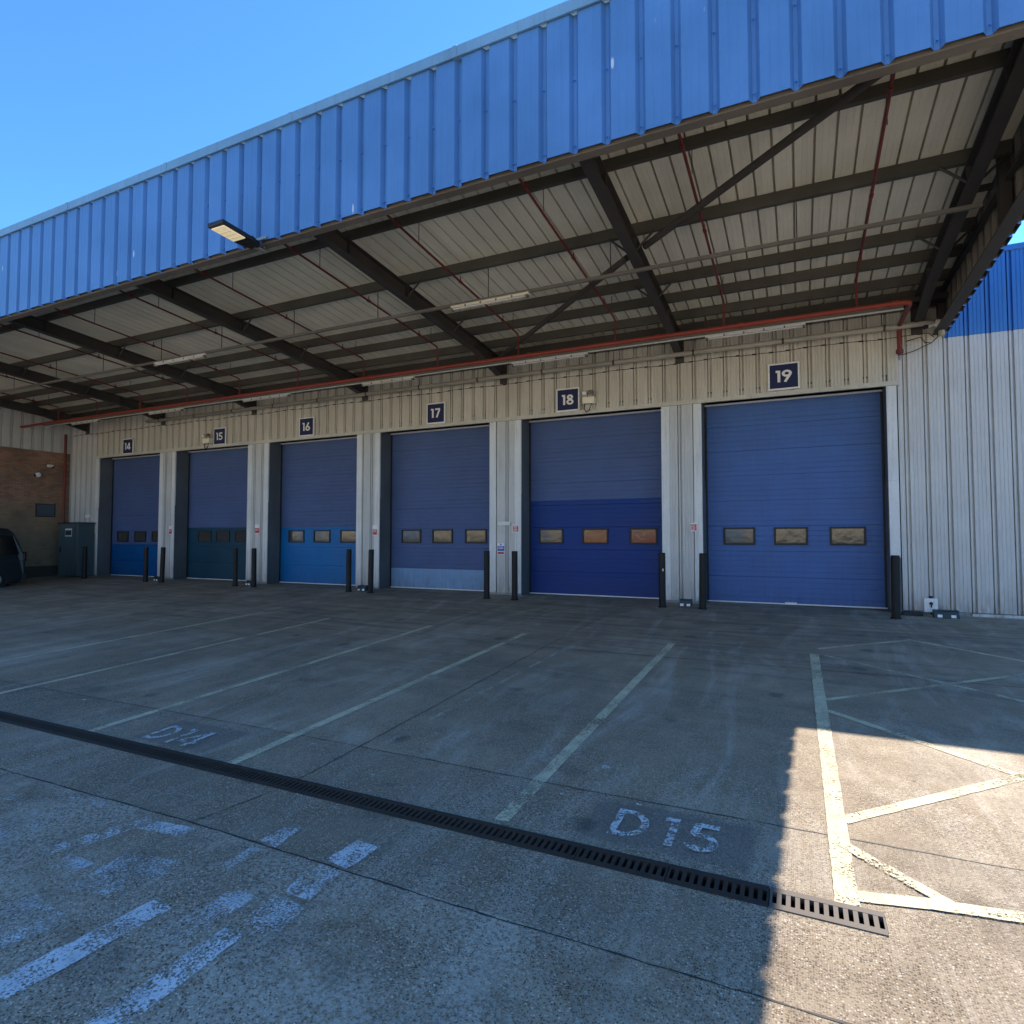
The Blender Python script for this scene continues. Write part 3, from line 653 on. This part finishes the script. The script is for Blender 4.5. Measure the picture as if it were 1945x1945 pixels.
for x in BX:
    m_ = MB(); m_.tube([(x,-7.35,hz(-7.35)),(x,-1.72,hz(-1.72)),(x,-1.66,hz(-1.66)-.03),(x,-1.65,hz(-1.65)-.09),(x,-1.65,5.29)], .019, 8)
    for y in (-6.0,-4.1,-2.4): m_.tube([(x,y-.04,hz(y)),(x,y+.04,hz(y))], .027, 8); m_.tube([(x,y,hz(y)),(x,y,hz(y)+.09)], .010, 6)
    m_.build('branch_pipe', M['dull_red'], sp)
    for y in (-5.45,-1.98): m_ = MB(); m_.tube([(x+.03,y,hz(y)+.0),(x+.03,y,sz(y)-.01)], .006, 5); m_.build('hanger', M['steel'], sp)

# ------------------------------------------------------------ trunking, lights, drain pipe, cable
tr = thing('lighting_trunking', (0,-3.8,5.66), 'dusty grey trunking hung on rods along the middle of the canopy roof', 'trunking')
m_ = MB(); m_.box(XW0, 2.2, -3.825, -3.775, 5.635, 5.685); m_.build('trunking', M['conduit'], tr)
for x in [0.05, -2.7, -4.95, -7.4, -9.6, -11.8, -13.9, -16.2, -18.3, -20.4]: m_ = MB(); m_.tube([(x,-3.8,5.685),(x,-3.8,sz(-3.8)-.01)], .008, 5); m_.build('hanging_rod', M['steel'], tr)
tr2 = thing('white_conduit', (0,-.9,5.36), 'thin white conduit under the red sprinkler main, joining the strip lights above the doors', 'conduit')
m_ = MB(); m_.box(XW0, 1.72, -.925, -.885, 5.375, 5.395); m_.cur = 1; m_.box(XW0, 1.72, -.93, -.88, 5.396, 5.46); m_.build('conduit', [M['white'], M['conduit']], tr2)
def strip_light(name, x0, x1, y, z, label, group, warm):
    L = thing(name, ((x0+x1)/2, y, z), label, 'light', group)
    m_ = MB(); m_.box(x0, x1, y-.035, y+.035, z, z+.045); m_.build('housing', M['lamp_white'] if warm else M['cold_white'], L, bevel=.006)
    m_ = MB(); m_.tube([(x0+.05,y-.022,z-.022),(x1-.05,y-.022,z-.022)], .017, 10); m_.build('tube', M['tube'], L)
    m_ = MB(); m_.box(x0+.01, x0+.05, y-.045, y+.03, z-.045, z-.001); m_.box(x1-.05, x1-.01, y-.045, y+.03, z-.045, z-.001)
    for k in range(1,5):
        x = x0+(x1-x0)*k/5; m_.box(x-.012, x+.012, y-.042, y-.03, z-.01, z+.03)
    m_.build('end_cap', M['conduit'], L); return L
names = ['over door 19, rightmost on the wall side', 'between doors 18 and 17', 'above the left edge of door 17', 'above the pier between doors 16 and 15', 'above door 15 near its camera', 'at the far left corner beyond door 14']
descs = ['white strip light above the number 19 sign', 'white strip light left of the number 18 sign', 'yellowed strip light above and left of the number 17 sign',
         'white strip light above and left of the number 16 sign', 'dim strip light above and between the number 14 and 15 signs', 'dim strip light in the far corner, left of the number 14 sign']
for (a, b), dsc, wm in zip(((-1.60,.18),(-5.83,-4.03),(-10.1,-8.5),(-14.4,-12.6),(-18.6,-17.0),(-22.75,-21.2)), descs, (0,0,1,0,1,1)):
    strip_light('strip_light', a, b, -.96, 5.315, dsc, 'strip lights above the doors', wm)
for (a, b), dsc, wm in zip(((-5.68,-4.13),(-14.04,-12.24),(-22.7,-21.1)), ('yellowed strip light hanging from the mid canopy trunking', 'white strip light on the mid canopy trunking, second from the right', 'strip light on the mid canopy trunking, cut by the left edge'), (1,0,1)):
    strip_light('strip_light', a, b, -3.86, 5.575, dsc, 'strip lights on the canopy trunking', wm)
dp = thing('drain_pipe', (-8.7,-.25,5.28), 'cream plastic drain pipe running level along the wall above the door numbers', 'pipe')
m_ = MB(); m_.tube([(-19.8,-.25,5.28),(2.18,-.25,5.28),(2.32,-.25,5.25),(2.38,-.25,5.14),(2.38,-.25,5.02)], .052, 14); m_.build('pipe', M['greypipe'], dp, smooth=True)
m_ = MB()
for k in range(13):
    x = 1.5-1.72*k; m_.tube([(x-.02,-.25,5.28),(x+.02,-.25,5.28)], .057, 14); m_.tube([(x,-.25,5.33),(x,-.25,5.56)], .006, 5)
m_.build('pipe_clip', M['steel'], dp)
cb = thing('wall_cable', (-10,-.03,5.16), 'thin black cable clipped along the cladding under the cream pipe', 'cable')
m_ = MB(); pts = []; x = -24.4
while x < 2.3: pts.append((x, -.018, 5.155+.012*math.sin(x*3.1)+.006*math.sin(x*7.7))); x += .22
pts += [(2.30,-.05,5.06)]
m_.tube(pts, .006, 5); m_.build('cable', M['black'], cb)
m_ = MB()
for k in range(84):
    x = -24.3+.3175*k; m_.box(x, x+.07, -.026, -.006, 5.145+.012*math.sin(x*3.1), 5.170+.012*math.sin(x*3.1))
m_.build('cable_clip', M['black'], cb)

# ------------------------------------------------------------ door number signs
for num, (sa, sb) in {14: (-21.36,-20.80), 15: (-16.76,-16.21), 16: (-13.14,-12.58), 17: (-8.72,-8.16), 18: (-5.10,-4.53), 19: (-.51,.07)}.items():
    zc = {14: 4.29, 15: 4.31, 16: 4.33, 17: 4.335, 18: 4.33, 19: 4.355}[num]; y = -.065; H = .54
    S = thing('number_sign', ((sa+sb)/2, y, zc), 'white edged navy sign reading %d above its loading door' % num, 'sign', 'door number signs')
    m_ = MB(); m_.box(sa, sb, y, -.0265, zc, zc+H); m_.build('border', M['cold_white'], S)
    m_ = MB(); m_.box(sa+.032, sb-.032, y-.004, y-.0005, zc+.032, zc+H-.032); m_.build('panel', M['navy'], S)
    m_ = MB(); t = '%d' % num; h = .235; wdt = text_w(t, .05)*h*1.22; xo = (sa+sb)/2-wdt/2-.01
    text(m_, t, .185, lambda u, v, l: (xo+u*h*1.22, y-.006-.0006*l, zc+.152+v*h), .05); m_.build('number', M['cold_white'], S)

# ------------------------------------------------------------ bollards
BL = [(-22.2,'left of door 14, beside the green cabinet'),(-18.93,'in front of the right side of door 14'),(-18.14,'right of the pair between doors 14 and 15'),(-14.87,'left of the pair between doors 15 and 16'),
      (-14.12,'right of the pair between doors 15 and 16'),(-10.67,'left of the pair between doors 16 and 17'),(-9.96,'right of the pair between doors 16 and 17'),(-6.59,'left of the pair between doors 17 and 18'),
      (-5.87,'right of the pair between doors 17 and 18'),(-2.54,'with a white chip, right edge of door 18'),(-1.75,'at the left edge of door 19'),(1.51,'at the right edge of door 19, the rightmost post')]
b0 = None
for i, (x, d) in enumerate(BL):
    y = -.73; loc = (x, y, gz(y))
    if b0 is None:
        b0 = thing('bollard', loc, '', 'bollard', 'black bollards along the doors')
        m_ = MB(); m_.tube([(x,y,gz(y)-.05),(x,y,1.065),(x,y,1.078),(x,y,1.08)], [.069,.069,.062,.02], 20); m_.build('post', M['bollard'], b0)
        m_ = MB(); m_.tube([(x,y,gz(y)-.02),(x,y,gz(y)+.012),(x,y,gz(y)+.03)], [.092,.09,.072], 16); m_.build('foot_collar', M['bollard'], b0)
        o = b0
    else: o = copy_thing(b0, loc)
    o['label'] = 'black steel bollard ' + d; o.rotation_euler = (R(random.uniform(-.9,.9)), R(random.uniform(-.9,.9)), random.uniform(0,6))
    if x == -2.54: o.rotation_euler = (0,0,0); m_ = MB(); m_.tube([(x+.030,y-.055,.70),(x+.030,y-.066,.71),(x+.030,y-.066,.75),(x+.030,y-.055,.77)], [.006,.012,.012,.005], 8); m_.build('paint_chip', M['cold_white'], o)

# ------------------------------------------------------------ bait boxes on the ground
for x, y, wd, d in [(-2.12,-.46,.25,'at the foot of the pier between doors 18 and 19'),(-10.42,-.46,.28,'at the foot of the pier between doors 16 and 17'),(-14.62,-.42,.2,'at the foot of the pier between doors 15 and 16'),(-18.78,-.42,.22,'at the foot of the pier between doors 14 and 15'),(2.30,-.36,.38,'on the ground against the pale wall, right of door 19')]:
    z = gz(y); B = thing('bait_box', (x,y,z), 'dark bait box ' + d, 'box', 'bait boxes along the wall')
    m_ = MB(); h = .13 if wd < .35 else .12
    m_.hexa([(x-wd/2,y-.09,z),(x+wd/2,y-.09,z),(x+wd/2,y+.09,z),(x-wd/2,y+.09,z)],[(x-wd/2+.01,y-.055,z+h),(x+wd/2-.01,y-.055,z+h),(x+wd/2-.01,y+.09,z+h),(x-wd/2+.01,y+.09,z+h)]); m_.build('box', M['bait'], B, bevel=.008)
    m_ = MB(); m_.box(x-wd/2+.004, x+wd/2-.004, y-.07, y+.094, z+h+.001, z+h+.014); m_.build('lid', M['bait'], B, bevel=.005)
    m_ = MB()
    for s in (-1, 1):
        xc = x+s*wd*.26; m_.add([(xc-.035,y-.0895,z+.012),(xc+.035,y-.0895,z+.012),(xc+.035,y-.078,z+.058),(xc-.035,y-.078,z+.058)], [(0,1,2,3)])
    m_.build('label', M['cold_white'], B)
# grey electrical enclosure, loose slab by the end wall
e = thing('isolator_box', (2.13,-.04,.0), 'white square switch box low on the pale wall beside the green bait box', 'switch box')
m_ = MB(); m_.box(2.03,2.24,-.075,-.002,.04,.29); m_.build('enclosure', M['cold_white'], e, bevel=.008)
m_ = MB(); m_.tube([(2.135,-.08,.20),(2.135,-.11,.20)], .028, 12); m_.box(2.125,2.145,-.115,-.09,.13,.22); m_.build('switch', M['black'], e)
m_ = MB(); m_.tube([(2.14,-.04,.29),(2.14,-.04,.33)], .03, 8); m_.tube([(2.135,-.06,.045),(2.14,-.05,-.02)], .012, 6); m_.build('cable_gland', M['black'], e)
e = thing('rubber_block', (1.80,-.22,-.01), 'low black rubber block lying at the wall just right of the last bollard', 'block')
m_ = MB(); m_.box(1.66,1.98,-.30,-.12,-.02,.055); m_.build('block', M['black'], e, bevel=.02)

# ------------------------------------------------------------ notices
def notice(x0, x1, z0, z1, d, kind):
    y = -.030; N = thing('wall_notice', ((x0+x1)/2, y, z0), d, 'notice', 'small notices beside the doors')
    m_ = MB(); m_.box(x0, x1, y, -.012, z0, z1); m_.build('plate', M['cold_white'], N)
    m_ = MB(); wv = x1-x0; hv = z1-z0
    if kind == 'red': m_.box(x0+.012, x1-.012, y-.003, y-.0005, z0+.02, z0+hv*.86)
    elif kind == 'half': m_.box(x0+.015, x1-.015, y-.003, y-.0005, z0+.02, z0+hv*.6)
    else: m_.box(x0+.012, x1-.012, y-.003, y-.0005, z0+.015, z0+hv*.25)
    m_.build('red_panel', M['red'], N)
    if kind == 'blue':
        m_ = MB(); m_.box(x0+.006, x1-.006, y-.003, y-.0005, z0+hv*.31, z0+hv*.76); m_.tube([((x0+x1)/2, y-.0005, z0+hv*.89),((x0+x1)/2, y-.003, z0+hv*.89)], .022, 12); m_.build('blue_panel', M['noticeblue'], N)
    m_ = MB()
    zt = z0+hv*(.78 if kind == 'red' else .5)
    for k in range(4 if kind == 'red' else 2):
        m_.box(x0+.03, x1-.03-.02*(k % 2), y-.006, y-.004, zt-.032*k-.012, zt-.032*k) if kind != 'blue' else m_.box(x0+.03, x1-.03, y-.006, y-.004, z0+hv*.68-.034*k-.012, z0+hv*.68-.034*k)
    m_.build('wording', M['cold_white'], N)
notice(-6.255,-6.09,1.51,1.70,'square red notice on the trim left of door 18, above its bollard','red')
notice(-6.665,-6.475,.97,1.25,'tall notice with blue upper and red lower panel between doors 17 and 18','blue')
notice(-2.07,-1.94,1.52,1.70,'small red notice left of door 19','red')
notice(-10.47,-10.30,1.44,1.72,'white notice with red lower half left of door 17','half')
notice(-14.91,-14.71,1.50,1.78,'white notice with red lower half on the pier left of door 16','half')
notice(-18.86,-18.69,1.49,1.77,'white notice with red lower half left of door 15','half')
notice(-23.07,-22.90,1.51,1.80,'white notice with red lower half left of door 14','half')
e = thing('junction_cover', (-6.49,-.03,1.70), 'small pale horizontal metal cover on the ribs right of door 17', 'cover')
m_ = MB(); m_.box(-6.67,-6.32,-.045,-.001,1.68,1.775); m_.build('cover', M['trim'], e, bevel=.006)
m_ = MB(); m_.tube([(-6.50,.01,1.68),(-6.50,.01,.06)], .009, 6); m_.tube([(-6.50,.01,1.775),(-6.50,.01,4.2)], .007, 6); m_.build('cable', M['black'], e)

# ------------------------------------------------------------ twin spot emergency lights by signs 15 and 18
for x0, x1, zb, d in ((-17.16,-16.85,4.39,'beige emergency spotlight unit left of the number 15 sign'), (-4.43,-4.15,4.45,'beige emergency spotlight unit right of the number 18 sign')):
    F = thing('spotlight_unit', ((x0+x1)/2,-.06,zb), d, 'spotlight', 'spotlight units on the cladding')
    m_ = MB(); m_.box(x0, x1, -.16, -.005, zb, zb+.15); m_.build('battery_box', M['lamp_white'], F, bevel=.01)
    for s, xx in ((0, x0+.06), (1, x1-.08)):
        m_ = MB(); m_.cbox((xx, -.15, zb+.25), (1,0,0), (0,.9,.44), (0,-.44,.9), .05, .05, .038); m_.build('lamp_head', M['cold_white'] if s == 0 else M['conduit'], F, bevel=.008)
    m_ = MB(); m_.tube([(x0+.03,-.08,zb),(x0+.02,-.09,zb-.1),(x0+.07,-.1,zb-.19),(x0+.15,-.09,zb-.14),(x0+.2,-.08,zb)], .013, 8)
    m_.tube([(x0+.1,-.1,zb+.15),(x0+.14,-.1,zb+.3),(x0+.22,-.08,zb+.27),(x0+.24,-.06,zb+.14)], .009, 6); m_.build('cable_loop', M['black'], F)

# ------------------------------------------------------------ floodlight on the fascia
F = thing('floodlight', (-6.55,YF,5.30), 'black floodlight with pale lens on an arm at the bottom of the blue fascia', 'floodlight')
ax = Vector((0,-1,.03)).normalized(); sx = Vector((1,0,0)); up = sx.cross(ax).normalized()*-1
if up.z < 0: up = -up
c0 = Vector((-6.41, YF-.02, 5.225))
m_ = MB()
def fl(mb, u0, u1, w0, w1, t0, t1):
    P = lambda u, wv, t: c0 + ax*u + sx*wv + up*t
    mb.hexa([P(u0,-w0,t0),P(u0,w0,t0),P(u1,w1,t0),P(u1,-w1,t0)],[P(u0,-w0,t1),P(u0,w0,t1),P(u1,w1,t1),P(u1,-w1,t1)])
fl(m_, .0,.17,.07,.13,-.02,.05); fl(m_, .171,.62,.13,.135,-.02,.035); m_.build('lamp_head', M['black'], F, bevel=.008)
m_ = MB(); fl(m_, .26,.58,.105,.11,-.032,-.0205); m_.build('lens', M['led'], F)
m_ = MB()
for k in range(1,4): fl(m_, .25+.072*k-.004,.25+.072*k+.004,.098,.098,-.036,-.033)
m_.build('lens_divider', M['lamp_white'], F)
m_ = MB(); m_.tube([c0+ax*.02, c0+Vector((0,.12,.0)), c0+Vector((0,.16,.09))], .03, 10); m_.box(-6.62,-6.22,YF-.03,YF-.002,5.30,5.335)
m_.build('bracket', M['galv'], F)

# ------------------------------------------------------------ CCTV camera at the gable foot
F = thing('security_camera', (2.33,-.30,5.20), 'white bullet security camera at the right end of the cream drain pipe', 'camera')
m_ = MB(); m_.tube([(2.40,-.30,5.24),(2.30,-.32,5.24),(2.28,-.32,5.24)], [.055,.06,.03], 12); m_.box(2.27,2.40,-.36,-.26,5.16,5.20); m_.build('mount', M['white'], F)
m_ = MB(); m_.tube([(2.26,-.32,5.21),(2.14,-.40,5.165)], .030, 12); m_.build('body', M['white'], F)
m_ = MB(); m_.tube([(2.14,-.40,5.165),(2.09,-.433,5.147)], .036, 12); m_.build('hood', M['black'], F)
m_ = MB(); m_.tube([(2.32,-.26,5.16),(2.33,-.2,5.02),(2.24,-.16,4.93),(2.14,-.16,4.95),(2.08,-.15,5.06),(1.86,-.1,5.03)], .009, 6); m_.tube([(2.24,-.16,4.93),(1.98,-.06,4.84),(1.80,-.04,4.80)], .007, 6); m_.build('cable', M['black'], F)

# ------------------------------------------------------------ green cabinet
F = thing('utility_cabinet', (-23.43,-.33,0), 'tall grey green metal cabinet in the far left corner', 'cabinet')
m_ = MB(); m_.box(-24.02,-22.86,-.60,-.06,.02,1.88); m_.build('cabinet_body', M['cabinet'], F, bevel=.01)
m_ = MB(); m_.box(-24.05,-22.83,-.64,-.04,1.882,1.92); m_.build('top', M['black'], F)
m_ = MB(); m_.box(-24.00,-23.02,-.612,-.602,.06,1.84); d_ = m_.build('door', M['cabinet'], F)
m_ = MB(); m_.box(-23.90,-23.86,-.635,-.613,.85,1.05); m_.build('handle', M['black'], d_)
m_ = MB(); m_.box(-23.62,-23.22,-.616,-.6125,1.42,1.70); m_.cur = 1; m_.box(-23.60,-23.24,-.6195,-.6165,1.46,1.64); m_.build('plate', [M['cold_white'], M['bait']], d_)
e = thing('socket_outlet', (-23.3,-.03,2.15), 'small pale outlet box on the ribbed wall above the green cabinet', 'outlet')
m_ = MB(); m_.box(-23.42,-23.2,-.08,-.005,2.1,2.2); m_.build('box', M['white'], e, bevel=.006)
m_ = MB(); m_.tube([(-23.31,-.04,2.1),(-23.31,-.04,1.93)], .012, 6); m_.build('conduit', M['white'], e)

# ------------------------------------------------------------ parked van, tail towards the wall
V = thing('parked_van', (-22.7,-4.6,gz(-4)), 'black van with dark windows parked beside the brick wall, cut by the left edge', 'van')
xr, xl = -21.92, -23.52; zg = gz(-4); yt = -2.62; yn = yt-4.35
prof = [(yt-.20,.14),(yt-.02,.34),(yt,.80),(yt-.04,1.02),(yt-.16,1.40),(yt-.30,1.70),(yt-.42,1.81),(yt-.75,1.86),(yt-2.6,1.84),(yt-2.95,1.74),(yt-3.45,1.16),(yt-4.15,1.00),(yn,.78),(yn-.02,.40),(yn+.12,.14)]
wz = lambda z: .80 - max(0, z-.85)*.16
xc = (xr+xl)/2
m_ = MB(); n = len(prof); L = [(xc-wz(z), y, z+zg) for y, z in prof]; Rr = [(xc+wz(z), y, z+zg) for y, z in prof]
m_.add(L+Rr, [tuple(range(n)), tuple(range(2*n-1, n-1, -1))] + [(i, n+i, n+(i+1) % n, (i+1) % n) for i in range(n)])
body = m_.build('body', M['van'], V, bevel=.035)
def sidepanel(mb, pts, off, s):
    P = [(xc+s*(wz(z)+off), yt+y, z+zg) for y, z in pts]; mb.face(P if s > 0 else P[::-1])
for s in (-1, 1):
    for pts in ([(-.17,1.02),(-.32,1.58),(-1.05,1.66),(-1.05,1.02)], [(-1.13,1.02),(-1.13,1.66),(-2.1,1.66),(-2.1,1.02)], [(-2.18,1.02),(-2.18,1.66),(-2.75,1.64),(-3.25,1.16),(-3.28,1.02)]):
        m_ = MB(); P = [Vector((xc+s*(wz(z)+.006), yt+y, z+zg)) for y, z in pts]
        m_.face(P if s < 0 else P[::-1]); m_.build('side_window', M['carglass'], V)
m_ = MB(); m_.face([(xc-.62,yt+.006,.86+zg),(xc+.62,yt+.006,.86+zg),(xc+.58,yt-.165,1.42+zg),(xc-.58,yt-.165,1.42+zg)]); m_.face([(xc-.58,yt-.155,1.43+zg),(xc+.58,yt-.155,1.43+zg),(xc+.54,yt-.285,1.70+zg),(xc-.54,yt-.285,1.70+zg)]); m_.build('rear_window', M['carglass'], V)
m_ = MB(); m_.face([(xc+.62,yt-3.42,1.20+zg),(xc-.62,yt-3.42,1.20+zg),(xc-.56,yt-2.98,1.70+zg+.02),(xc+.56,yt-2.98,1.72+zg)]); m_.build('windscreen', M['carglass'], V)
m_ = MB(); m_.box(xc-.80,xc+.80,yt-.12,yt+.05,.20+zg,.42+zg); m_.build('rear_bumper', M['van_plastic'], V, bevel=.03)
m_ = MB(); m_.box(xc-.80,xc+.80,yn-.07,yn+.12,.18+zg,.42+zg); m_.build('front_bumper', M['van_plastic'], V, bevel=.03)
for s in (-1, 1):
    m_ = MB(); m_.box(xc+s*.74-.06,xc+s*.74+.06,yt-.06,yt+.02,.80+zg,1.10+zg); m_.build('tail_light', M['lens_red'], V, bevel=.01)
    m_ = MB(); m_.box(xc+s*.62-.12,xc+s*.62+.12,yn-.02,yn+.03,.58+zg,.74+zg); m_.build('headlight', M['tube'], V, bevel=.02)
    m_ = MB(); m_.box(xc+s*.90-.09,xc+s*.90+.09,yt-3.20,yt-3.10,1.05+zg,1.22+zg); m_.build('wing_mirror', M['van_plastic'], V, bevel=.02)
    m_ = MB(); m_.box(xc+s*.808-.008,xc+s*.808+.008,yn+.75,yt-.06,.80+zg,.83+zg); m_.build('rubbing_strip', M['van_plastic'], V)
    for yw in (yt-.80, yt-3.55):
        m_ = MB(); m_.tube([(xc+s*.60,yw,.27+zg),(xc+s*.808,yw,.27+zg)], .325, 24); m_.build('wheel_arch', M['black'], V)
        m_ = MB(); m_.tube([(xc+s*.62,yw,.265+zg),(xc+s*.64,yw,.265+zg),(xc+s*.80,yw,.265+zg),(xc+s*.825,yw,.265+zg)], [.22,.265,.265,.23], 28); wl = m_.build('wheel', M['tyre'], V)
        m_ = MB(); m_.tube([(xc+s*.80,yw,.265+zg),(xc+s*.832,yw,.265+zg)], .16, 20); m_.build('rim', M['rim'], wl)

# ------------------------------------------------------------ across the yard, behind the viewer: unseen, added for pane reflections and warm bounce
ow = thing('opposite_warehouse', (-25,-40,gz(-20)), 'sunlit beige warehouse added across the yard for pane reflections and warm bounce light', 'warehouse')
m_ = MB(); m_.box(-80,22,-54,-40,-.6,8.5); m_.build('wall', M['beige'], ow)
m_ = MB(); m_.box(-80,22,-39.999,-39.9,-.6,1.25); m_.build('plinth', M['dark'], ow)
for i, x in enumerate((-70,-52,-38,-24,-6,8)):
    m_ = MB(); m_.box(x-2,x+2,-39.999,-39.92,1.251,3.6); m_.build('door', M['door_light'], ow)
for x0, x1, y, mt, d in ((-12.5,-8.2,-32,'containerred','red shipping container added across the yard for its reflection in the panes'), (-17.5,-13.6,-33,'orange','orange shipping container added across the yard for its reflection in the panes')):
    K = thing('shipping_container', ((x0+x1)/2, y, gz(-20)), d, 'container')
    m_ = MB(); pr = profile(x0, x1, .28, 0, gw=.14, gb=.1, micro=0); m_.strip([(u, y-d2, gz(-20)+.1) for u, d2 in pr][::-1], [(u, y-d2, gz(-20)+2.3) for u, d2 in pr][::-1]); m_.box(x0,x1,y-2.2,y-.05,gz(-20)+.1,gz(-20)+2.3); m_.build('shell', M[mt], K)
    m_ = MB()
    for xx in (x0, x1-.12): m_.box(xx,xx+.12,y-.06,y+.01,gz(-20),gz(-20)+2.34)
    m_.box(x0+.12,x1-.12,y-.06,y+.01,gz(-20),gz(-20)+.12); m_.box(x0+.12,x1-.12,y-.06,y+.01,gz(-20)+2.24,gz(-20)+2.34); m_.build('frame', M[mt], K)

for o in bpy.data.objects:
    if 'base' in o: del o['base']
